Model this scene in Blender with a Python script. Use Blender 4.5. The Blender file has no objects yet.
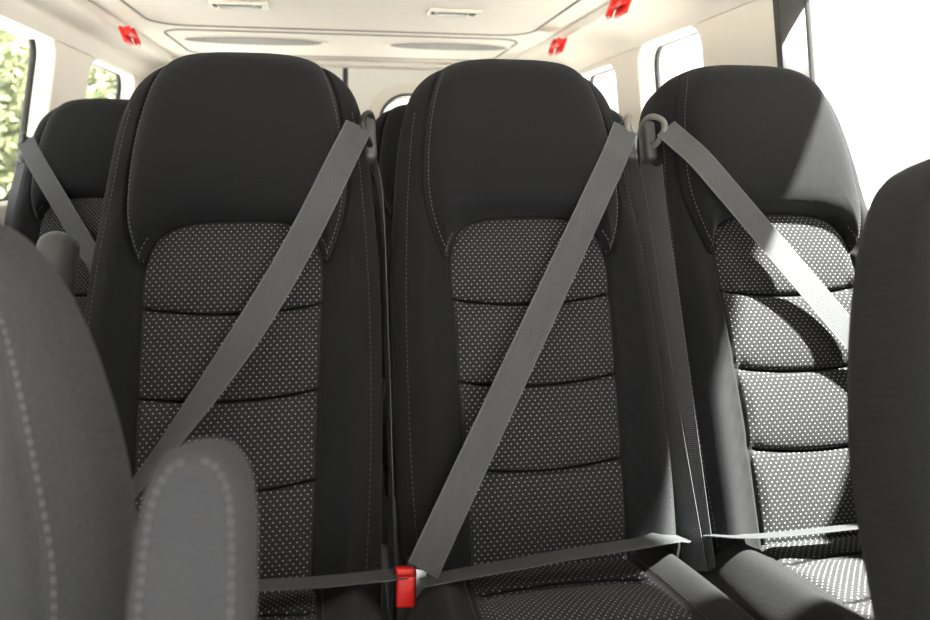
import bpy, bmesh, math, random
import numpy as np
from mathutils import Vector, Matrix
random.seed(3)
TH=math.radians(9.8); AL=math.radians(17); HC=1.06
col=bpy.context.scene.collection

# ---------------------------------------------------------------- materials
def new_mat(name):
    m=bpy.data.materials.new(name); m.use_nodes=True
    nt=m.node_tree; b=nt.nodes['Principled BSDF']; return m,nt,b
def mth(nt,op,a,b=None,c=None,clamp=False):
    n=nt.nodes.new('ShaderNodeMath'); n.operation=op; n.use_clamp=clamp
    for i,v in enumerate((a,b,c)):
        if v is None: continue
        if isinstance(v,(int,float)): n.inputs[i].default_value=v
        else: nt.links.new(v,n.inputs[i])
    return n.outputs[0]
def simple(name,c,rough=.6,metal=0,noise=0.0,nscale=300,sheen=0,bump=0.0):
    m,nt,b=new_mat(name)
    b.inputs['Base Color'].default_value=(*c,1); b.inputs['Roughness'].default_value=rough
    b.inputs['Metallic'].default_value=metal
    if sheen:
        b.inputs['Sheen Weight'].default_value=sheen; b.inputs['Sheen Roughness'].default_value=.5
    if noise or bump:
        tc=nt.nodes.new('ShaderNodeTexCoord'); nz=nt.nodes.new('ShaderNodeTexNoise')
        nz.inputs['Scale'].default_value=nscale; nz.inputs['Detail'].default_value=3
        nt.links.new(tc.outputs['Object'],nz.inputs['Vector'])
        if noise:
            mx=nt.nodes.new('ShaderNodeMix'); mx.data_type='RGBA'
            mx.inputs[6].default_value=(*[v*(1-noise) for v in c],1); mx.inputs[7].default_value=(*[min(1,v*(1+noise)) for v in c],1)
            nt.links.new(nz.outputs['Fac'],mx.inputs[0]); nt.links.new(mx.outputs[2],b.inputs['Base Color'])
        if bump:
            bp=nt.nodes.new('ShaderNodeBump'); bp.inputs['Strength'].default_value=bump; bp.inputs['Distance'].default_value=.001
            nt.links.new(nz.outputs['Fac'],bp.inputs['Height']); nt.links.new(bp.outputs['Normal'],b.inputs['Normal'])
    return m
def fabric(name,c,cins,cdot,dots=True):
    m,nt,b=new_mat(name)
    b.inputs['Roughness'].default_value=.95
    b.inputs['Sheen Weight'].default_value=.04; b.inputs['Sheen Roughness'].default_value=.6
    b.inputs['Specular IOR Level'].default_value=.10
    at=nt.nodes.new('ShaderNodeAttribute'); at.attribute_name='pat'
    nz=nt.nodes.new('ShaderNodeTexNoise'); nz.inputs['Scale'].default_value=600; nz.inputs['Detail'].default_value=2
    nt.links.new(at.outputs['Vector'],nz.inputs['Vector'])
    mx=nt.nodes.new('ShaderNodeMix'); mx.data_type='RGBA'
    mx.inputs[6].default_value=(*[v*.3 for v in c],1); mx.inputs[7].default_value=(*[v*1.7 for v in c],1)
    nt.links.new(nz.outputs['Fac'],mx.inputs[0]); out=mx.outputs[2]
    h=nz.outputs['Fac']
    if dots:
        sp=nt.nodes.new('ShaderNodeSeparateXYZ'); nt.links.new(at.outputs['Vector'],sp.inputs[0])
        ai=nt.nodes.new('ShaderNodeAttribute'); ai.attribute_name='sdi'
        sm=nt.nodes.new('ShaderNodeAttribute'); sm.attribute_name='seam'
        px,py=.0094,.0055
        v=mth(nt,'DIVIDE',sp.outputs[1],py); fl=mth(nt,'FLOOR',v)
        par=mth(nt,'MULTIPLY',mth(nt,'FLOORED_MODULO',fl,2.0),.5)
        u=mth(nt,'ADD',mth(nt,'DIVIDE',sp.outputs[0],px),par)
        fu=mth(nt,'MULTIPLY',mth(nt,'SUBTRACT',mth(nt,'FRACT',u),.5),px)
        fv=mth(nt,'MULTIPLY',mth(nt,'SUBTRACT',mth(nt,'FRACT',v),.5),py*1.25)
        dd=mth(nt,'SQRT',mth(nt,'ADD',mth(nt,'MULTIPLY',fu,fu),mth(nt,'MULTIPLY',fv,fv)))
        dot=mth(nt,'LESS_THAN',dd,.00110)
        ins=mth(nt,'LESS_THAN',ai.outputs['Fac'],-.001)
        dot2=mth(nt,'MULTIPLY',dot,mth(nt,'LESS_THAN',ai.outputs['Fac'],-.004))
        seam=mth(nt,'LESS_THAN',sm.outputs['Fac'],.45)
        dot2=mth(nt,'MULTIPLY',dot2,seam)
        m1=nt.nodes.new('ShaderNodeMix'); m1.data_type='RGBA'
        nt.links.new(ins,m1.inputs[0]); nt.links.new(out,m1.inputs[6]); m1.inputs[7].default_value=(*cins,1)
        m2=nt.nodes.new('ShaderNodeMix'); m2.data_type='RGBA'
        nt.links.new(dot2,m2.inputs[0]); nt.links.new(m1.outputs[2],m2.inputs[6]); m2.inputs[7].default_value=(*cdot,1)
        m3=nt.nodes.new('ShaderNodeMix'); m3.data_type='RGBA'; m3.inputs[6].default_value=(.004,.004,.005,1)
        nt.links.new(seam,m3.inputs[0]); nt.links.new(m2.outputs[2],m3.inputs[7])
        out=m3.outputs[2]
        h=mth(nt,'ADD',h,mth(nt,'MULTIPLY',dot2,1.0))
    nt.links.new(out,b.inputs['Base Color'])
    bp=nt.nodes.new('ShaderNodeBump'); bp.inputs['Strength'].default_value=.6; bp.inputs['Distance'].default_value=.0009
    nt.links.new(h,bp.inputs['Height']); nt.links.new(bp.outputs['Normal'],b.inputs['Normal'])
    return m
M_fab=fabric('seat_fabric',(.0115,.0120,.0140),(.0225,.0232,.0262),(.36,.36,.37))
M_fab2=fabric('front_seat_fabric_lit',(.048,.051,.058),(.052,.055,.062),(.4,.4,.4),dots=False)  # paler copy: sunlight on the left front seat is put into the colour
M_fab3=fabric('front_seat_fabric_shaded',(.020,.0215,.0245),(.021,.0225,.0255),(.4,.4,.4),dots=False)  # same upholstery, with the right seat's backlit shade put into the colour
M_stitch=simple('stitch_thread',(.11,.11,.12),.8)
M_stitch2=simple('stitch_thread_light',(.18,.18,.19),.8)
M_stitch3=simple('stitch_thread_front',(.18,.18,.19),.8)
M_cream=simple('headliner_cream',(.74,.70,.64),.85,noise=.03,nscale=40)
M_trim=simple('pillar_plastic',(.70,.66,.60),.6,noise=.02,nscale=60)
M_rear=simple('rear_door_panel',(.75,.74,.70),.6)
M_black=simple('black_plastic',(.015,.015,.016),.45)
M_grey=simple('grey_plastic',(.07,.07,.075),.45)
M_lgrey=simple('light_grey_plastic',(.16,.155,.15),.45)
M_red=simple('red_plastic',(.75,.02,.015),.35)
M_metal=simple('steel',(.55,.55,.55),.3,1)
M_floor=simple('floor_vinyl',(.06,.06,.065),.7,noise=.3,nscale=80)
M_rub=simple('rubber_seal',(.02,.02,.022),.6)
M_slot=simple('vent_grille',(.20,.19,.18),.7)
# webbing
M_web,nt,b=new_mat('belt_webbing')
b.inputs['Roughness'].default_value=.45; b.inputs['Sheen Weight'].default_value=.06
at=nt.nodes.new('ShaderNodeAttribute'); at.attribute_name='pat'
sp=nt.nodes.new('ShaderNodeSeparateXYZ'); nt.links.new(at.outputs['Vector'],sp.inputs[0])
w1=mth(nt,'SINE',mth(nt,'MULTIPLY',sp.outputs[0],2*math.pi/.0034)); w2=mth(nt,'SINE',mth(nt,'MULTIPLY',sp.outputs[1],2*math.pi/.0030))
hh=mth(nt,'ADD',w1,mth(nt,'MULTIPLY',w2,.8))
mx=nt.nodes.new('ShaderNodeMix'); mx.data_type='RGBA'; mx.inputs[6].default_value=(.030,.032,.037,1); mx.inputs[7].default_value=(.066,.069,.077,1)
nt.links.new(mth(nt,'MULTIPLY_ADD',hh,.28,.5,clamp=True),mx.inputs[0])
ed=mth(nt,'GREATER_THAN',mth(nt,'ABSOLUTE',sp.outputs[0]),.0208)
m2=nt.nodes.new('ShaderNodeMix'); m2.data_type='RGBA'; nt.links.new(ed,m2.inputs[0]); nt.links.new(mx.outputs[2],m2.inputs[6]); m2.inputs[7].default_value=(.078,.081,.089,1)
nt.links.new(m2.outputs[2],b.inputs['Base Color'])
bp=nt.nodes.new('ShaderNodeBump'); bp.inputs['Strength'].default_value=.4; bp.inputs['Distance'].default_value=.0005
nt.links.new(hh,bp.inputs['Height']); nt.links.new(bp.outputs['Normal'],b.inputs['Normal'])
# glass
M_glass=bpy.data.materials.new('window_glass'); M_glass.use_nodes=True; nt=M_glass.node_tree; nt.nodes.clear()
o=nt.nodes.new('ShaderNodeOutputMaterial'); mx=nt.nodes.new('ShaderNodeMixShader'); tr=nt.nodes.new('ShaderNodeBsdfTransparent'); gl=nt.nodes.new('ShaderNodeBsdfGlossy')
tr.inputs[0].default_value=(.95,.97,.96,1); gl.inputs['Roughness'].default_value=.02; mx.inputs[0].default_value=.05
nt.links.new(tr.outputs[0],mx.inputs[1]); nt.links.new(gl.outputs[0],mx.inputs[2]); nt.links.new(mx.outputs[0],o.inputs[0])
# leaves
M_leaf,nt,b=new_mat('leaves')
b.inputs['Roughness'].default_value=.6
gi=nt.nodes.new('ShaderNodeNewGeometry'); rp=nt.nodes.new('ShaderNodeValToRGB')
rp.color_ramp.elements[0].color=(.03,.055,.014,1); rp.color_ramp.elements[1].color=(.21,.23,.11,1)
nt.links.new(gi.outputs['Random Per Island'],rp.inputs[0]); nt.links.new(rp.outputs[0],b.inputs['Base Color'])
M_bark=simple('bark',(.12,.09,.06),.9,noise=.3,nscale=20)
M_ground=simple('pale_concrete',(.45,.44,.42),.9,noise=.08,nscale=3)

# ---------------------------------------------------------------- helpers
def link(o,parent=None):
    col.objects.link(o)
    if parent: o.parent=parent
    return o
def empty(name,loc=(0,0,0),parent=None):
    e=bpy.data.objects.new(name,None); e.empty_display_size=.1; e.location=loc; link(e,parent); return e
def mesh_obj(name,v,f,mat,parent=None,smooth=False,loc=None):
    me=bpy.data.meshes.new(name); me.from_pydata([tuple(p) for p in v],[],f); me.update()
    if smooth: me.polygons.foreach_set('use_smooth',[True]*len(me.polygons))
    me.materials.append(mat); o=bpy.data.objects.new(name,me)
    if loc: o.location=loc
    return link(o,parent)
def box(name,c,s,mat,parent=None,bev=.004,rot=(0,0,0),seg=3):
    bm=bmesh.new(); bmesh.ops.create_cube(bm,size=1)
    bmesh.ops.scale(bm,vec=s,verts=bm.verts)
    if bev: bmesh.ops.bevel(bm,geom=bm.edges[:],offset=bev,segments=seg,profile=.5,affect='EDGES')
    me=bpy.data.meshes.new(name); bm.to_mesh(me); bm.free(); me.materials.append(mat)
    me.polygons.foreach_set('use_smooth',[True]*len(me.polygons))
    o=bpy.data.objects.new(name,me); o.location=c; o.rotation_euler=rot
    return link(o,parent)
def cyl(name,p0,p1,r,mat,parent=None,seg=20):
    p0,p1=Vector(p0),Vector(p1); d=p1-p0
    bm=bmesh.new(); bmesh.ops.create_cone(bm,cap_ends=True,segments=seg,radius1=r,radius2=r,depth=d.length)
    me=bpy.data.meshes.new(name); bm.to_mesh(me); bm.free(); me.materials.append(mat)
    o=bpy.data.objects.new(name,me); o.location=(p0+p1)/2; o.rotation_euler=d.to_track_quat('Z','Y').to_euler()
    return link(o,parent)
def cr(pts,n=8,closed=False):
    pts=np.array(pts,float); N=len(pts); out=[]
    rng=range(N) if closed else range(N-1)
    for i in rng:
        if closed: a,b_,c,d=pts[(i-1)%N],pts[i],pts[(i+1)%N],pts[(i+2)%N]
        else: a,b_,c,d=pts[max(i-1,0)],pts[i],pts[i+1],pts[min(i+2,N-1)]
        for k in range(n):
            t=k/n
            out.append(.5*((2*b_)+(-a+c)*t+(2*a-5*b_+4*c-d)*t*t+(-a+3*b_-3*c+d)*t**3))
    if not closed: out.append(pts[-1])
    return np.array(out)
def mirror(right):
    R=np.array(right); L=R[::-1].copy(); L[:,0]*=-1
    if abs(R[-1,0])<1e-6: L=L[1:]
    return np.vstack([R,L])
def sdf(P,poly):
    d=np.full(len(P),1e9); ins=np.zeros(len(P),bool)
    x,y=P[:,0],P[:,1]; M=len(poly)
    for i in range(M):
        a=poly[i]; b_=poly[(i+1)%M]; e=b_-a; L=e@e
        if L<1e-14: continue
        t=np.clip(((x-a[0])*e[0]+(y-a[1])*e[1])/L,0,1)
        dx=x-a[0]-t*e[0]; dy=y-a[1]-t*e[1]; d=np.minimum(d,dx*dx+dy*dy)
        c=((a[1]>y)!=(b_[1]>y))
        if abs(e[1])>1e-12:
            xi=a[0]+(y-a[1])*e[0]/e[1]; ins^=(c&(x<xi))
    d=np.sqrt(d); return np.where(ins,-d,d)
def sst(a,b_,x):
    t=np.clip((x-a)/(b_-a),0,1); return t*t*(3-2*t)
def resample(c,n):
    s=np.concatenate([[0],np.cumsum(np.linalg.norm(np.diff(c,axis=0),axis=1))]); t=np.linspace(0,s[-1],n)
    return np.stack([np.interp(t,s,c[:,0]),np.interp(t,s,c[:,1])],1)

def heightfield(name,right,nfun,sdi,tomap,thick,NX,NR,mat,seamf=None):
    """padded upholstery body: rows across the outline; front relief from nfun, closed rounded back"""
    rc=resample(right,NR); rc[-1,0]=max(rc[-1,0],.002)
    u=np.linspace(-1,1,NX); s=.45*u+.55*np.sin(np.pi/2*u)
    X=rc[:,0:1]*s[None,:]; H=np.repeat(rc[:,1:2],NX,1)
    P=np.stack([X.ravel(),H.ravel()],1); N=nfun(P).reshape(X.shape)
    N[:,0]=0; N[:,-1]=0
    back=[(1,-.35),(.997,-.7),(.97,-.9),(.9,-1),(.5,-1.02),(0,-1.04),(-.5,-1.02),(-.9,-1),(-.97,-.9),(-.997,-.7),(-1,-.35)]
    K=len(back); fade=np.clip(rc[:,0]/.09,0,1)**.5
    BX=np.stack([rc[:,0]*b_[0] for b_ in back],1); BN=np.stack([thick*b_[1]*(fade*.75+.25) for b_ in back],1); BH=np.repeat(rc[:,1:2],K,1)
    AX=np.hstack([X,BX]); AH=np.hstack([H,BH]); AN=np.hstack([N,BN]); W=NX+K
    V=tomap(AX.ravel(),AH.ravel(),AN.ravel())
    idx=np.arange(NR*W).reshape(NR,W)
    a=idx[:-1,:]; b2=np.roll(idx,-1,1)[:-1,:]; c=np.roll(idx,-1,1)[1:,:]; d=idx[1:,:]
    F=np.stack([a.ravel(),b2.ravel(),c.ravel(),d.ravel()],1).tolist()
    F.append(idx[-1].tolist()); F.append(idx[0][::-1].tolist())
    me=bpy.data.meshes.new(name); me.from_pydata(V.tolist(),[],F); me.update()
    me.polygons.foreach_set('use_smooth',[True]*len(me.polygons))
    A=me.attributes.new('pat','FLOAT_VECTOR','POINT'); A.data.foreach_set('vector',np.stack([AX.ravel(),AH.ravel(),AN.ravel()*0],1).astype(np.float32).ravel())
    sv=np.full(AX.shape,1.0); sv[:,:NX]=sdi(P).reshape(X.shape)
    A=me.attributes.new('sdi','FLOAT','POINT'); A.data.foreach_set('value',sv.astype(np.float32).ravel())
    sv=np.zeros(AX.shape)
    if seamf: sv[:,:NX]=seamf(P).reshape(X.shape)
    A=me.attributes.new('seam','FLOAT','POINT'); A.data.foreach_set('value',sv.astype(np.float32).ravel())
    me.materials.append(mat)
    bm=bmesh.new(); bm.from_mesh(me); bmesh.ops.recalc_face_normals(bm,faces=bm.faces); bm.to_mesh(me); bm.free()
    return me
def stitches(name,paths,nfun,tomap,mat,ln=.0045,gap=.003,r=.0008,lift=.0003):
    V=[];F=[]
    for path in paths:
        L=np.sum(np.linalg.norm(np.diff(path,axis=0),axis=1)); n=int(L/((ln+gap)/2))
        if n<3: continue
        p=resample(np.array(path),n); nn=nfun(p)+lift
        W=tomap(p[:,0],p[:,1],nn)
        W2=tomap(p[:,0],p[:,1],nn+.01)-W
        for i in range(0,n-1,2):
            a,b_=Vector(W[i]),Vector(W[i+1]); t=(b_-a).normalized(); m=(a+b_)/2; a=m-t*ln/2; b_=m+t*ln/2
            up=Vector(W2[i]).normalized(); sd=t.cross(up).normalized()
            k=len(V)
            for q,sc in ((a,.5),(m,1.),(b_,.5)):
                V+= [q+sd*r*sc,q+up*r*sc,q-sd*r*sc,q-up*r*sc]
            for j in (0,4):
                for e in range(4): F.append((k+j+e,k+j+(e+1)%4,k+j+4+(e+1)%4,k+j+4+e))
            F.append((k,k+1,k+2,k+3)); F.append((k+8,k+9,k+10,k+11))
    me=bpy.data.meshes.new(name); me.from_pydata([tuple(v) for v in V],[],F); me.update(); me.materials.append(mat); return me

# ---------------------------------------------------------------- rear passenger seat shape
def map_back(x,t,n):
    return np.stack([x,t*math.sin(AL)-n*math.cos(AL),t*math.cos(AL)+n*math.sin(AL)],1)
def lower(pts,d=.009):
    p=np.array(pts,float); p[:,1]-=d*(p[:,1]>.42); return p
OUTR=cr(lower([(.206,-.09),(.216,0),(.222,.15),(.224,.32),(.222,.45),(.214,.57),(.205,.67),(.195,.725),(.181,.765),(.160,.793),(.133,.812),(.096,.825),(.05,.831),(0,.832)]),10)
OUT=mirror(np.vstack([[(.2,-.3)],OUTR]))
INSR=cr(lower([(.119,-.09),(.120,.0),(.125,.2),(.131,.38),(.132,.44),(.127,.485),(.108,.513),(.075,.526),(.035,.530),(0,.531)]),8)
INS=mirror(np.vstack([[(.119,-.3)],INSR]))
PADR=cr(lower([(0,.531),(.035,.530),(.075,.526),(.108,.513),(.127,.487),(.136,.460),(.152,.490),(.165,.540),(.169,.60),(.164,.67),(.154,.73),(.141,.775),(.126,.81),(.112,.84),(.06,.88),(0,.89)]),8)
PAD=mirror(PADR)
SEAMS=[.138,.262,.388]; B=[-.01]+SEAMS+[.526]
def hsf(x,h): return h+.012*(1-(x/.13)**2)*(1-sst(.40,.5,h))
def back_seam(P):
    x,h=P[:,0],P[:,1]; hs=hsf(x,h); g=np.zeros_like(h)
    for s in SEAMS: g=np.maximum(g,np.exp(-((hs-s)/.0024)**2))
    return g*(sdf(P,INS)<0)
def back_n(P):
    x,h=P[:,0],P[:,1]; e=-sdf(P,OUT); q=np.clip(e/.052,0,1); roll=np.sqrt(np.clip(1-(1-q)**2,0,1))
    sp=sdf(P,PAD); si=sdf(P,INS)
    n=.045*roll
    ax=np.abs(x)
    n+=.016*roll*np.exp(-((ax-.174)/.028)**2)*(1-sst(.46,.60,h))
    ins=sst(0,.02,-si); n-=.010*ins
    hs=hsf(x,h)
    pil=np.zeros_like(h); gr=np.zeros_like(h)
    for a,b_ in zip(B[:-1],B[1:]):
        u=(hs-a)/(b_-a); m=(u>0)&(u<1); pil[m]=np.sin(np.pi*u[m])**.42
    for s in SEAMS: gr=np.maximum(gr,np.exp(-((hs-s)/.0035)**2))
    n+=.015*pil*ins-.006*gr*ins
    pk=np.zeros_like(h)
    for s in SEAMS: pk+=np.exp(-((h-s)/.012)**2)*np.exp(-((ax-.118)/.012)**2)
    n-=.004*pk
    pad=1-np.exp(np.minimum(sp,0)/.012)
    n+=.031*pad*roll+.010*pad*roll*np.exp(-((h-.62)/.12)**2)
    n-=.008*np.exp(-(sp/.0034)**2)*roll
    n-=.005*np.exp(-(si/.0030)**2)*roll*(sp>.002)
    n+=.018*np.sin(np.pi*np.clip((h+.05)/.6,0,1))*roll
    n+=.0012*np.sin(h*55+ax*60)*np.exp(-((ax-.18)/.02)**2)*sst(0,.4,h)*roll
    n+=.0010*np.sin(h*160+ax*90)*np.exp(-((ax-.142)/.010)**2)*sst(.0,.1,h)*(1-sst(.42,.5,h))
    return n
me_back=heightfield('backrest',OUTR,back_n,lambda P:sdf(P,INS),map_back,.065,210,440,M_fab,back_seam)
def off(c,d):
    g=[]
    for i in range(len(c)):
        a=c[max(i-1,0)]; b_=c[min(i+1,len(c)-1)]; t=(b_-a)/max(np.linalg.norm(b_-a),1e-9); g.append(c[i]+np.array([t[1],-t[0]])*d)
    return np.array(g)
padst=[]
g=off(PADR[PADR[:,1]<.79],-.007); g=g[g[:,0]>.125]; m=g.copy(); m[:,0]*=-1; padst=[g,m]
bl=cr([(.194,0),(.202,.15),(.204,.32),(.201,.45),(.194,.57),(.186,.66),(.178,.715)],8); bm_=bl.copy(); bm_[:,0]*=-1
me_st=stitches('stitching',padst,back_n,map_back,M_stitch2,r=.0007)
me_st2=stitches('bolster_stitching',[bl,bm_],back_n,map_back,M_stitch,r=.0006)
# cushion
BE=math.radians(9)
def map_cush(x,t,n):
    return np.stack([x,-t*math.cos(BE)+n*math.sin(BE),t*math.sin(BE)+n*math.cos(BE)],1)
COUTR=cr([(.185,-.05),(.195,.0),(.216,.08),(.226,.18),(.228,.30),(.224,.38),(.208,.43),(.17,.457),(.11,.468),(0,.472)],10)
COUT=mirror(np.vstack([[(.185,-.2)],COUTR]))
CINSR=cr([(.105,-.05),(.118,.02),(.128,.12),(.132,.24),(.131,.36),(.125,.55)],8); CINS=mirror(CINSR)
CB=[.02,.14,.27,.40]
def cush_seam(P):
    x,h=P[:,0],P[:,1]; hs=h-.02*(x/.13)**2; g=np.zeros_like(h)
    for s in CB: g=np.maximum(g,np.exp(-((hs-s)/.0028)**2))
    return g*(sdf(P,CINS)<0)
def cush_n(P):
    x,h=P[:,0],P[:,1]; e=-sdf(P,COUT); q=np.clip(e/.06,0,1); roll=np.sqrt(np.clip(1-(1-q)**2,0,1))
    si=sdf(P,CINS); n=.05*roll; ax=np.abs(x)
    n+=.018*roll*np.exp(-((ax-.172)/.03)**2)
    ins=sst(0,.02,-si); n-=.006*ins
    hs=h-.02*(x/.13)**2; gr=np.zeros_like(h)
    for s in CB: gr=np.maximum(gr,np.exp(-((hs-s)/.0035)**2))
    pil=np.abs(np.sin(np.pi*(hs-.02)/.13))**.5
    n+=(.011*pil-.004*gr)*ins*sst(-.02,.03,h)
    n-=.005*np.exp(-(si/.0032)**2)*roll
    return n
me_cush=heightfield('cushion',COUTR,cush_n,lambda P:sdf(P,CINS),map_cush,.08,150,180,M_fab,cush_seam)
csl=off(CINSR[CINSR[:,1]<.42],.006); m=csl.copy(); m[:,0]*=-1
me_cst=stitches('cushion_stitching',[csl,m],cush_n,map_cush,M_stitch,r=.0006)

def ribbon(name,C,Wd,width,mat,parent=None,th=.0012):
    """strap along centres C with width directions Wd"""
    C=[Vector(c) for c in C]; V=[];F=[];pat=[];s=0
    K=4
    for i,c in enumerate(C):
        if i: s+=(c-C[i-1]).length
        t=(C[min(i+1,len(C)-1)]-C[max(i-1,0)]).normalized(); w=Vector(Wd[i]); w=(w-t*w.dot(t)).normalized(); nn=t.cross(w)
        for j in range(K+1):
            a=(j/K-.5)*width; V.append(c+w*a+nn*th/2); pat.append((a,s,0))
        for j in range(K,-1,-1):
            a=(j/K-.5)*width; V.append(c+w*a-nn*th/2); pat.append((a,s,0))
    R=2*(K+1)
    for i in range(len(C)-1):
        for j in range(R): F.append((i*R+j,i*R+(j+1)%R,(i+1)*R+(j+1)%R,(i+1)*R+j))
    F.append(tuple(range(R))); F.append(tuple(reversed(range((len(C)-1)*R,len(C)*R))))
    o=mesh_obj(name,V,F,mat,parent,smooth=False)
    A=o.data.attributes.new('pat','FLOAT_VECTOR','POINT'); A.data.foreach_set('vector',np.array(pat,np.float32).ravel())
    bm=bmesh.new(); bm.from_mesh(o.data); bmesh.ops.recalc_face_normals(bm,faces=bm.faces); bm.to_mesh(o.data); bm.free()
    return o
def hull(t,n):
    st=[]
    for i in range(len(t)):
        while len(st)>=2:
            a,b_=st[-2],st[-1]
            if (n[b_]-n[a])*(t[i]-t[a])<=(n[i]-n[a])*(t[b_]-t[a]): st.pop()
            else: break
        st.append(i)
    return np.interp(t,t[st],n[st])
def belt_diag(name,org,p0,p1,n0,n1,parent,width=.046,K=70,twist=None,bend=0):
    p0=np.array(p0);p1=np.array(p1); t=np.linspace(0,1,K); P=p0[None]+(p1-p0)[None]*t[:,None]
    d=(p1-p0)/np.linalg.norm(p1-p0); w=np.array([-d[1],d[0]])
    P=P+w[None]*(bend*np.sin(np.pi*t))[:,None]
    n=np.max([back_n(P+w[None]*o_) for o_ in (-width/2,-width/4,0,width/4,width/2)],0)+.003
    n[0]=n0; n[-1]=n1; n=hull(t,n)
    C=map_back(P[:,0],P[:,1],n)+np.array(org)
    wd=(map_back(np.array([w[0]]),np.array([w[1]]),np.array([0.]))-map_back(np.array([0.]),np.array([0.]),np.array([0.])))[0]
    nd=(map_back(np.array([0.]),np.array([0.]),np.array([1.])))[0]
    Wd=[]
    for q in t:
        a=twist(q) if twist else 0
        Wd.append(tuple(wd*math.cos(a)+nd*math.sin(a)))
    return ribbon(name,C,Wd,width,M_web,parent),C

YB,ZB=1.076,.46
def seat(cx,yo=0,guide=1,arm=False):
    r=empty('passenger_seat',(cx,YB+yo,ZB))
    link(bpy.data.objects.new('backrest',me_back),r)
    link(bpy.data.objects.new('stitching',me_st),r); link(bpy.data.objects.new('bolster_stitching',me_st2),r)
    c=link(bpy.data.objects.new('cushion',me_cush),r); c.location=(0,.035,-.058)
    c=link(bpy.data.objects.new('cushion_stitching',me_cst),r); c.location=(0,.035,-.058)
    box('recliner_cover_1',(-.208,.02,-.04),(.018,.10,.12),M_black,r,.008); box('recliner_cover_2',(.208,.02,-.04),(.018,.10,.12),M_black,r,.008)
    box('seat_pan',(0,-.18,-.135),(.36,.40,.05),M_black,r,.012)
    for i,(a,b_) in enumerate(((-.15,-.33),(.15,-.33),(-.15,-.02),(.15,-.02))):
        box('leg_%d'%(i+1),(a,b_,-.305),(.035,.05,.31),M_grey,r,.006)
    for i,a in enumerate((-.15,.15)): box('floor_rail_%d'%(i+1),(a,-.175,-.447),(.045,.42,.024),M_grey,r,.004)
    # shoulder belt guide on the upper corner of the shell
    g=guide; dz=-.040
    def L(x,h,n): return Vector(map_back(np.array([x]),np.array([h+dz]),np.array([n]))[0])
    box('belt_guide_base',L(g*.206,.705,.012),(.022,.05,.075),M_grey,r,.008,rot=(-AL,0,g*.15))
    cu=bpy.data.curves.new('belt_guide_loop','CURVE'); cu.dimensions='3D'; s=cu.splines.new('BEZIER')
    pts=[L(g*.215,.725,.0),L(g*.212,.745,.025),L(g*.203,.741,.055),L(g*.195,.723,.066),L(g*.202,.70,.055),L(g*.209,.69,.03)]
    s.bezier_points.add(len(pts)-1)
    for p,bp_ in zip(pts,s.bezier_points): bp_.co=p; bp_.handle_left_type=bp_.handle_right_type='AUTO'
    cu.bevel_depth=.0055; cu.bevel_resolution=4; cu.materials.append(M_lgrey if yo==0 and cx>0 else M_black)
    link(bpy.data.objects.new('belt_guide_loop',cu),r)
    if arm:
        box('armrest_pad',(-.297,.165,.33),(.055,.075,.33),M_grey,r,.025,rot=(-AL,0,0),seg=6)
        cyl('armrest_pivot',(-.275,.09,.16),(-.20,.09,.16),.02,M_black,r)
    return r
CX=[-.158,.306,.766]
s1=seat(CX[0],0,1,True); s2=seat(CX[1],0,1); s3=seat(CX[2],0,-1)
for i,cx in enumerate((-.66,-.19,.28,.76)): seat(cx,.95,-1 if i==0 else 1)

# ---------------------------------------------------------------- belts
def org(cx,yo=0): return (cx,YB+yo,ZB)
bl1=empty('seat_belt'); o,C1=belt_diag('shoulder_strap',org(CX[0]),(.189,.676),(-.148,.10),.066,.10,bl1,twist=lambda q: 1.1*sst(.4,1.0,q),bend=.026)
bl2=empty('seat_belt'); o,C2=belt_diag('shoulder_strap',org(CX[1]),(.191,.676),(-.196,.020),.066,.115,bl2)
bl3=empty('seat_belt'); o,C3=belt_diag('shoulder_strap',org(CX[2]),(-.194,.676),(.205,.12),.066,.09,bl3)
bl4=empty('seat_belt'); o,C4=belt_diag('shoulder_strap',org(-.66,.95),(-.192,.678),(.20,.06),.066,.09,bl4)
def strap(name,pts,wds,parent,width=.044,n=14,th=.0012):
    pts=np.array(pts,float); P=cr(pts,n); W=cr(np.array(wds,float),n)
    return ribbon(name,P,W,width,M_web,parent,th)
# lap straps lying at the cushion/backrest junction
strap('lap_strap',[(.095,1.01,.490),(-.02,.985,.503),(-.15,.985,.508),(-.30,.985,.508),(-.37,1.04,.49)],[(0,.95,-.2)]*5,bl1)
strap('lap_strap',[(.108,.985,.490),(.20,.985,.498),(.32,.985,.508),(.43,.985,.515),(.48,1.01,.506),(.515,1.05,.485)],[(0,.95,-.2)]*6,bl2)
strap('lap_strap',[(.560,1.04,.488),(.62,.995,.503),(.77,.98,.512),(.90,.985,.512),(.97,1.04,.49)],[(0,.95,-.36)]*5,bl3)
# vertical runs between the seats
strap('vertical_strap',[(.510,1.262,1.09),(.522,1.225,1.0),(.527,1.14,.74),(.535,1.03,.44)],[(.5,-.86,0),(.5,-.86,0),(.5,-.86,0),(.5,-.86,0)],bl2)
strap('vertical_strap',[(.568,1.262,1.09),(.552,1.215,1.0),(.546,1.12,.74),(.548,1.03,.44)],[(.5,-.86,0),(.60,-.8,0),(.62,-.8,0),(.55,-.84,0)],bl3)
strap('vertical_strap',[(.048,1.275,1.08),(.070,1.26,1.0),(.076,1.19,.74),(.078,1.09,.46)],[(.5,-.86,0),(.1,-.99,0),(.1,-.99,0),(.1,-.99,0)],bl1)
strap('vertical_strap',[(-.855,2.22,1.08),(-.885,2.20,1.0),(-.895,2.13,.74),(-.90,2.03,.46)],[(.9,-.3,0)]*4,bl4)
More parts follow.
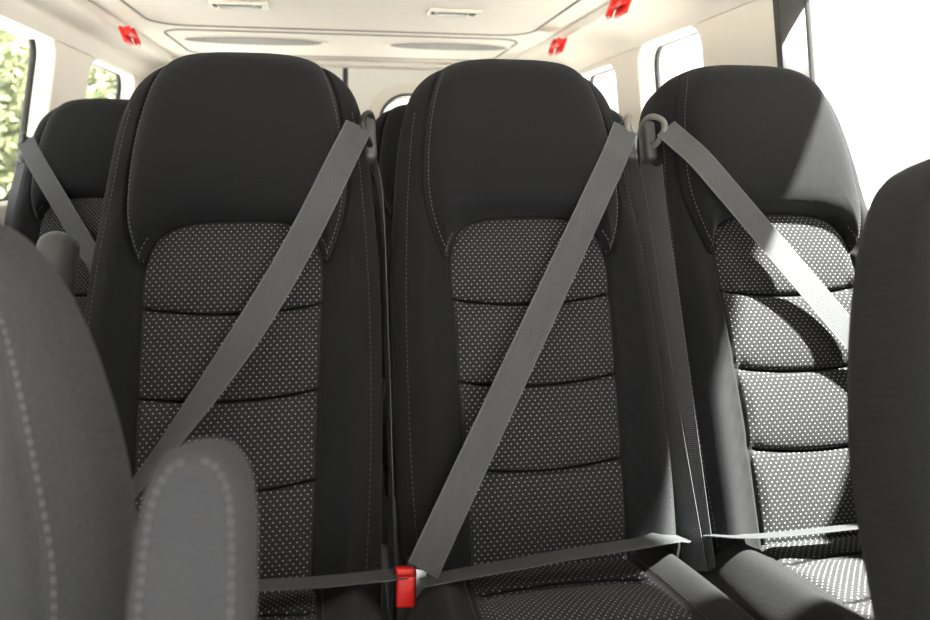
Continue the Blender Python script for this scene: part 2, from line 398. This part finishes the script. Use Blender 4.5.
# buckle (part of the middle belt)
bk=empty('buckle',(.088,1.0,.478),bl2)
box('buckle_housing',(0,0,-.012),(.030,.026,.07),M_black,bk,.006,rot=(-.25,.05,0))
box('red_release_button',(0,-.0125,.0),(.026,.010,.040),M_red,bk,.004,rot=(-.25,.05,0))
box('button_top',(0,-.006,.024),(.026,.018,.010),M_red,bk,.003,rot=(-.25,.05,0))
box('buckle_stalk',(0,.012,-.075),(.020,.012,.08),M_black,bk,.004)
box('steel_tongue',(.020,0,.005),(.018,.004,.040),M_metal,bk,.0015,rot=(-.25,.2,0))
box('tongue_cover',(.022,.0,.028),(.040,.010,.014),M_black,bk,.004,rot=(-.25,.25,0))

# ---------------------------------------------------------------- front row seats (nearest the camera)
def front_meshes(dh,round_,mat):
    def W(pts):
        p=np.array(pts,float); p[:,1]+=dh*np.clip((p[:,1]-.2)/.3,0,1); return p
    FO=cr(W([(.245,-.09),(.255,.05),(.262,.25),(.260,.36),(.249,.43),(.227,.50),(.199,.56),(.163,.61),(.12,.636),(.06,.646),(0,.648)] if round_ else
            [(.245,-.09),(.258,.05),(.264,.25),(.260,.36),(.244,.44),(.220,.515),(.194,.575),(.165,.62),(.12,.645),(.06,.65),(0,.652)]),10)
    FOUT=mirror(np.vstack([[(.245,-.3)],FO]))
    FI=cr(W([(.150,-.09),(.165,.05),(.180,.25),(.186,.38),(.178,.46),(.150,.53),(.10,.575),(.05,.59),(0,.592)]),8)
    FINS=mirror(np.vstack([[(.15,-.3)],FI]))
    FM=cr(W([(.225,-.05),(.234,.10),(.240,.25),(.237,.36),(.224,.43),(.202,.50),(.172,.56),(.125,.603),(.06,.618),(0,.620)]),8)
    def fb_n(P):
        x,h=P[:,0],P[:,1]; e=-sdf(P,FOUT); q=np.clip(e/.07,0,1); roll=np.sqrt(np.clip(1-(1-q)**2,0,1))
        si=sdf(P,FINS); sm=sdf(P,FMP); n=.055*roll; n+=.022*roll*np.exp(-((np.abs(x)-.21)/.035)**2)*(1-sst(.42,.6,h))
        n-=.012*sst(0,.03,-si)+.005*np.exp(-(si/.004)**2)*roll
        n-=.003*np.exp(-((sm+.0045)/.003)**2)*roll
        return n
    FMP=mirror(np.vstack([[(.225,-.3)],FM]))
    mb=heightfield('backrest',FO,fb_n,lambda P:sdf(P,FINS),map_back,.08,180,240,mat)
    pp=[]
    for c in (off(FI,.007),FM):
        m=c.copy(); m[:,0]*=-1; pp+=[c,m]
    return mb,stitches('stitching',pp,fb_n,map_back,M_stitch3,ln=.0045,gap=.003,r=.0006)
HR=cr([(.085,-.02),(.112,.02),(.118,.09),(.112,.16),(.09,.20),(.05,.213),(0,.215)],8)
HOUT=mirror(HR)
def hr_n(P):
    e=-sdf(P,HOUT); q=np.clip(e/.045,0,1); return .055*np.sqrt(np.clip(1-(1-q)**2,0,1))
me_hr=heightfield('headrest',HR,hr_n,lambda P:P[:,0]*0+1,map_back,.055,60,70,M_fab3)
def front_seat(cx,y,dh,round_,mat):
    mb,ms=front_meshes(dh,round_,mat)
    r=empty('front_row_seat',(cx,y,.44))
    link(bpy.data.objects.new('backrest',mb),r); link(bpy.data.objects.new('stitching',ms),r)
    h=link(bpy.data.objects.new('headrest',me_hr),r); q=map_back(np.array([0.]),np.array([.69+dh]),np.array([0.]))[0]; h.location=(0,q[1]-.085,q[2]); h.scale=(.84,1,1)
    for i,a in enumerate((-.05,.05)):
        p=map_back(np.array([a,a]),np.array([.60+dh,.72+dh]),np.array([-.02,.07])); cyl('headrest_post_%d'%(i+1),p[0],p[1],.006,M_metal,r)
    c=link(bpy.data.objects.new('cushion',me_cush),r); c.location=(0,.03,-.06); c.scale=(1.1,.95,1)
    box('seat_pan',(0,-.18,-.135),(.40,.40,.05),M_black,r,.012)
    for i,(a,b_) in enumerate(((-.17,-.33),(.17,-.33),(-.17,-.02),(.17,-.02))): box('leg_%d'%(i+1),(a,b_,-.30),(.035,.05,.28),M_grey,r,.006)
    return r
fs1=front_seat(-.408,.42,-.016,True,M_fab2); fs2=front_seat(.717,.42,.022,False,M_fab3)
# folded armrest alongside left front seat : upholstered slab
AO=cr([(.029,-.2),(.031,-.05),(.032,.08),(.031,.14),(.027,.168),(.018,.184),(.009,.189),(0,.190)],8)
AOUT=mirror(np.vstack([[(.029,-.4)],AO]))
def ar_n(P):
    e=-sdf(P,AOUT); q=np.clip(e/.014,0,1); return .022*np.sqrt(np.clip(1-(1-q)**2,0,1))
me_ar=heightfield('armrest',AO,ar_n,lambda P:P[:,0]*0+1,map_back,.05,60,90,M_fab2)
ar=link(bpy.data.objects.new('armrest',me_ar),fs1); ar.location=(.329,-.04,.280)
AM=off(AO,-.009)
AM=AM[AM[:,0]>0.002]; m=AM.copy(); m[:,0]*=-1
me_as=stitches('armrest_stitching',[AM,m],ar_n,map_back,M_stitch3,ln=.0035,gap=.0025,r=.0006)
a2=link(bpy.data.objects.new('armrest_stitching',me_as),fs1); a2.location=ar.location
cyl('armrest_pivot',(.20,-.03,.13),(.32,-.05,.13),.02,M_black,fs1)

# ---------------------------------------------------------------- van shell
XL0,XL1,XR0,XR1=-.95,-.87,1.02,.965; Y0,Y1=-1.4,3.55; ZW=.82; ZT=1.50; ZC=1.55
def rr(x0,y0,x1,y1,r,n=8):
    out=[]
    for cx,cy,a0 in ((x1-r,y1-r,0),(x0+r,y1-r,90),(x0+r,y0+r,180),(x1-r,y0+r,270)):
        for k in range(n+1):
            a=math.radians(a0+90*k/n); out.append((cx+r*math.cos(a),cy+r*math.sin(a)))
    return out
def panel(name,outer,holes,thick,mtx,mat,parent=None,bev=.006):
    cu=bpy.data.curves.new(name+'_c','CURVE'); cu.dimensions='2D'; cu.fill_mode='BOTH'; cu.extrude=thick/2; cu.bevel_depth=bev; cu.bevel_resolution=2
    for lp in [outer]+holes:
        s=cu.splines.new('POLY'); s.points.add(len(lp)-1); s.use_cyclic_u=True
        for p,q in zip(s.points,lp): p.co=(q[0],q[1],0,1)
    tmp=bpy.data.objects.new('tmp',cu); col.objects.link(tmp); dg=bpy.context.evaluated_depsgraph_get(); dg.update()
    me=bpy.data.meshes.new_from_object(tmp.evaluated_get(dg)); bpy.data.objects.remove(tmp)
    me.name=name; me.materials.clear(); me.materials.append(mat)
    o=bpy.data.objects.new(name,me); link(o,parent); o.matrix_world=mtx; return o
def frame(X0,Z0,X1,Z1):
    ex=Vector((0,1,0)); ey=Vector((X1-X0,0,Z1-Z0)).normalized(); ez=ex.cross(ey)
    m=Matrix((ex,ey,ez)).transposed().to_4x4(); m.translation=Vector((X0,0,Z0)); return m
def ringtube(name,lp,mtx,r,mat,parent):
    cu=bpy.data.curves.new(name,'CURVE'); cu.dimensions='3D'; cu.bevel_depth=r; cu.bevel_resolution=3
    s=cu.splines.new('POLY'); s.points.add(len(lp)-1); s.use_cyclic_u=True
    for p,q in zip(s.points,lp): p.co=(q[0],q[1],0,1)
    cu.materials.append(mat); o=bpy.data.objects.new(name,cu); link(o,parent); o.matrix_world=mtx; return o
wn=[0]
def window(lp,mtx,outsgn,th):
    wn[0]+=1; r=empty('window_%d'%wn[0])
    m=mtx @ Matrix.Translation((0,0,outsgn*(th/2+.012)))
    ringtube('rubber_seal',lp,m,.012,M_rub,r)
    panel('glass_pane',lp,[],.004,m,M_glass,r,bev=0)
mR=frame(XR0,ZW,XR1,ZT); mL=frame(XL0,ZW,XL1,ZT)
TR=.05
rw=[rr(-1.2,.10,.22,.665,.05),rr(.34,.07,1.49,.655,.03),rr(1.84,.12,2.28,.635,.07),rr(2.47,.12,2.93,.615,.07)]
lw=[rr(-1.2,.10,.30,.66,.05),rr(.42,.10,1.20,.66,.05),rr(1.36,.12,2.48,.655,.09),rr(2.78,.12,3.38,.635,.08)]
outer=[(Y0,0),(Y1,0),(Y1,.70),(Y0,.70)]
panel('wall_right',outer,rw,TR,mR @ Matrix.Translation((0,0,TR/2+.008)),M_trim)
panel('wall_left',outer,lw,TR,mL @ Matrix.Translation((0,0,-TR/2-.008)),M_trim)
for w in rw: window(w,mR @ Matrix.Translation((0,0,TR/2+.008)),1,TR)
for w in lw: window(w,mL @ Matrix.Translation((0,0,-TR/2-.008)),-1,TR)
box('wall_right_lower',(XR0+.04,(Y0+Y1)/2,ZW/2),(.06,Y1-Y0,ZW+.01),M_lgrey,None,.003)
box('wall_left_lower',(XL0-.04,(Y0+Y1)/2,ZW/2),(.06,Y1-Y0,ZW+.01),M_lgrey,None,.003)
tp=empty('trim_1'); o=panel('black_pillar_trim',[(1.480,.02),(1.497,.02),(1.497,.69),(1.480,.69)],[],TR+.012,mR @ Matrix.Translation((0,0,TR/2+.004)),M_black,tp,bev=.002)
o=panel('black_sill_trim',[(.34,.055),(1.49,.055),(1.49,.07),(.34,.07)],[],.006,mR @ Matrix.Translation((0,0,-.004)),M_black,tp,bev=.002)
box('floor',((XL0+XR0)/2,(Y0+Y1)/2,-.025),(XR0-XL0+.14,Y1-Y0+.1,.05),M_floor,None,.002)
def extr(name,prof,mat,closed=True):
    V=[(x,Y0,z) for x,z in prof]+[(x,Y1,z) for x,z in prof]; n=len(prof)
    F=[(i,(i+1)%n,n+(i+1)%n,n+i) for i in range(n)]+[tuple(range(n))[::-1],tuple(range(n,2*n))]
    o=mesh_obj(name,V,F,mat); return o
ceil=box('ceiling',((XL0+XR0)/2,(Y0+Y1)/2,ZC+.03),(XR0-XL0+.1,Y1-Y0+.1,.06),M_cream,None,.002)
def cove(sg,xin,xw):
    c=cr([(xin,ZC),(xin+sg*.004,ZC-.018),(xin+sg*.012,ZC-.026),(xin+sg*.05,ZC-.030),(xin+sg*.10,ZC-.045),(xw-sg*.02,ZT-.02),(xw,ZT-.05)],5).tolist()
    c+= [(xw+sg*.09,ZT-.05),(xw+sg*.09,ZC+.01),(xin,ZC+.01)]; return c
o=extr('trim_2',cove(1,.80,XR1),M_trim)
o=extr('trim_3',cove(-1,-.74,XL1),M_trim)
# rear doors
mB=Matrix(((1,0,0,0),(0,0,-1,Y1),(0,1,0,0),(0,0,0,1)))
rl=[(XL0-.05,0),(.012,0),(.012,1.56),(XL0-.05,1.56)]; rrp=[(.038,0),(XR0+.05,0),(XR0+.05,1.56),(.038,1.56)]
wl=rr(-.64,.80,-.12,1.40,.13); wr=rr(.19,.80,.74,1.40,.13)
d1=empty('door_1'); d2=empty('door_2')
panel('door_panel',rl,[wl],.05,mB,M_rear,d1); panel('door_panel',rrp,[wr],.05,mB,M_rear,d2)
for w in (wl,wr): window(w,mB,-1,.05)
def ringpanel(name,w,grow,parent):
    a=np.array(w); mn,mxx=a.min(0),a.max(0)
    o_=rr(mn[0]-grow,mn[1]-grow,mxx[0]+grow,mxx[1]+grow,.16)
    panel(name,o_,[w],.02,mB @ Matrix.Translation((0,0,.03)),M_trim,parent,bev=.005)
    m=mB @ Matrix.Translation((0,0,.026)); ringtube(name+'_shadow_gap',o_,m,.006,M_slot,parent)
    m=mB @ Matrix.Translation((0,0,.042)); ringtube(name+'_inner_seal',w,m,.008,M_rub,parent)
ringpanel('window_surround',wl,.05,d1); ringpanel('window_surround',wr,.05,d2)
box('door_seam_seal',(.025,Y1-.0,.78),(.024,.07,1.54),M_rub,d1,.003)
box('trim_4',(.03,Y1-.07,ZC-.012),(1.6,.10,.025),M_cream,None,.010)
# ceiling fittings
def lens(name,cx,cy,w,d,mat,parent,z,bow=.0,th=.006):
    n=30; V=[]
    for k in range(n+1):
        t=-1+2*k/n; V.append((cx+t*w/2, cy+d/2*(1-t*t)**.5+bow*(1-t*t),z))
    for k in range(n,-1,-1):
        t=-1+2*k/n; V.append((cx+t*w/2, cy-d/2*(1-t*t)**.5*.6+bow*(1-t*t),z))
    m=len(V); V2=V+[(x,y,z-th) for x,y,z in V]
    F=[tuple(range(m))[::-1],tuple(range(m,2*m))]+[(i,(i+1)%m,m+(i+1)%m,m+i) for i in range(m)]
    return mesh_obj(name,V2,F,mat,parent)
for cx,w in ((-.33,.52),(.44,.48)):
    r=empty('ceiling_air_vent'); lens('vent_bezel',cx,2.93,w+.05,.25,M_trim,r,ZC+.001,-.02,.005); lens('vent_grille',cx,2.93,w,.20,M_slot,r,ZC-.003,-.02,.004)
    for k in range(9): box('louver_%d'%(k+1),(cx+(k-4)*w/11,2.93,ZC-.008),(.004,.06,.003),M_slot,r,.001)
for cx in (-.30,.36):
    r=empty('ceiling_lamp'); box('lamp_housing',(cx,2.28,ZC-.004),(.17,.075,.012),M_trim,r,.005); box('lamp_lens',(cx-.01,2.28,ZC-.010),(.10,.05,.006),M_lgrey,r,.003)
    box('switch_1',(cx+.055,2.27,ZC-.010),(.02,.03,.008),M_black,r,.002); box('switch_2',(cx-.07,2.27,ZC-.010),(.012,.03,.008),M_black,r,.002)
# pressed panel outlines in the headliner
mC=Matrix.Translation((0,0,ZC))
t5=empty('trim_5')
ringtube('panel_groove',rr(-.64,1.45,.70,2.66,.12),mC,.0045,M_slot,t5)
ringtube('panel_groove',rr(-.64,2.74,.70,3.32,.10),mC,.0045,M_slot,t5)
ringtube('panel_groove',rr(-.64,-1.2,.70,1.35,.12),mC,.0045,M_slot,t5)
# red emergency hammers
def hammer(x,y,z,rz,sg):
    r=empty('emergency_hammer',(x,y,z)); r.rotation_euler=(0,sg*.35,rz)
    box('bracket',(0,0,.0),(.010,.085,.055),M_red,r,.004)
    box('clip_top',(-sg*.014,.030,.010),(.03,.016,.030),M_red,r,.004); box('clip_bottom',(-sg*.014,-.032,.008),(.03,.014,.024),M_red,r,.004)
    cyl('hammer_handle',(-sg*.018,-.05,-.004),(-sg*.018,.05,-.004),.008,M_red,r); cyl('hammer_head',(-sg*.018,.045,.022),(-sg*.018,.045,-.028),.010,M_red,r)
    cyl('hammer_tip',(-sg*.018,.045,-.028),(-sg*.018,.045,-.036),.004,M_metal,r)
hammer(.79,2.53,1.490,0,1); hammer(.785,1.93,1.505,0,1); hammer(-.69,2.52,1.482,0,-1)

# ---------------------------------------------------------------- outside
mesh_obj('ground',[(-60,-60,-.6),(60,-60,-.6),(60,60,-.6),(-60,60,-.6)],[(0,1,2,3)],M_ground)
def tree(x,y,s,n=3500):
    r=empty('tree',(x,y,-.6)); cyl('trunk',(0,0,0),(0,0,2.2*s),.12*s,M_bark,r)
    V=[];F=[]
    blobs=[(random.gauss(0,.8)*s,random.gauss(0,.8)*s,random.uniform(.6,4.5)*s,random.uniform(.5,1.0)*s) for _ in range(14)]
    for i in range(n):
        bx,by,bz,br=random.choice(blobs); d=Vector((random.gauss(0,1),random.gauss(0,1),random.gauss(0,1))).normalized()*br*random.uniform(.6,1)
        c=Vector((bx,by,bz))+d; a=Vector((random.gauss(0,1),random.gauss(0,1),random.gauss(0,1))).normalized(); b_=a.orthogonal().normalized(); k=len(V); q=.09*s
        V+=[c-a*q,c+b_*q*.5,c+a*q,c-b_*q*.5]; F.append((k,k+1,k+2,k+3))
    mesh_obj('foliage',V,F,M_leaf,r)
tree(-4.9,11,1.0); tree(-3.3,12.5,.95); tree(-6.5,13,1.2); tree(-5.2,15,1.3); tree(-8,11,1.1); tree(-5.6,12,1.1)
tree(9,6.5,.55)

# ---------------------------------------------------------------- light
w=bpy.data.worlds.new('World'); bpy.context.scene.world=w; w.use_nodes=True
bg=w.node_tree.nodes['Background']; bg.inputs[0].default_value=(1.0,.99,.975,1); bg.inputs[1].default_value=2.1
sl=bpy.data.lights.new('sun','SUN'); sl.energy=72; sl.angle=.045; sl.color=(1,.95,.88)
so=bpy.data.objects.new('sun',sl); col.objects.link(so)
so.rotation_euler=Vector((.515,-.25,.825)).to_track_quat('Z','Y').to_euler()
bpy.context.scene.view_settings.view_transform='Standard'

cam=bpy.data.cameras.new('camera'); co=bpy.data.objects.new('camera',cam); col.objects.link(co)
co.location=(0,0,HC); co.rotation_euler=(math.pi/2,0,-TH); cam.lens=28; cam.sensor_width=36; cam.shift_y=-145/930
cam.clip_start=.02; cam.dof.use_dof=True; cam.dof.focus_distance=1.22; cam.dof.aperture_fstop=4.0
bpy.context.scene.camera=co
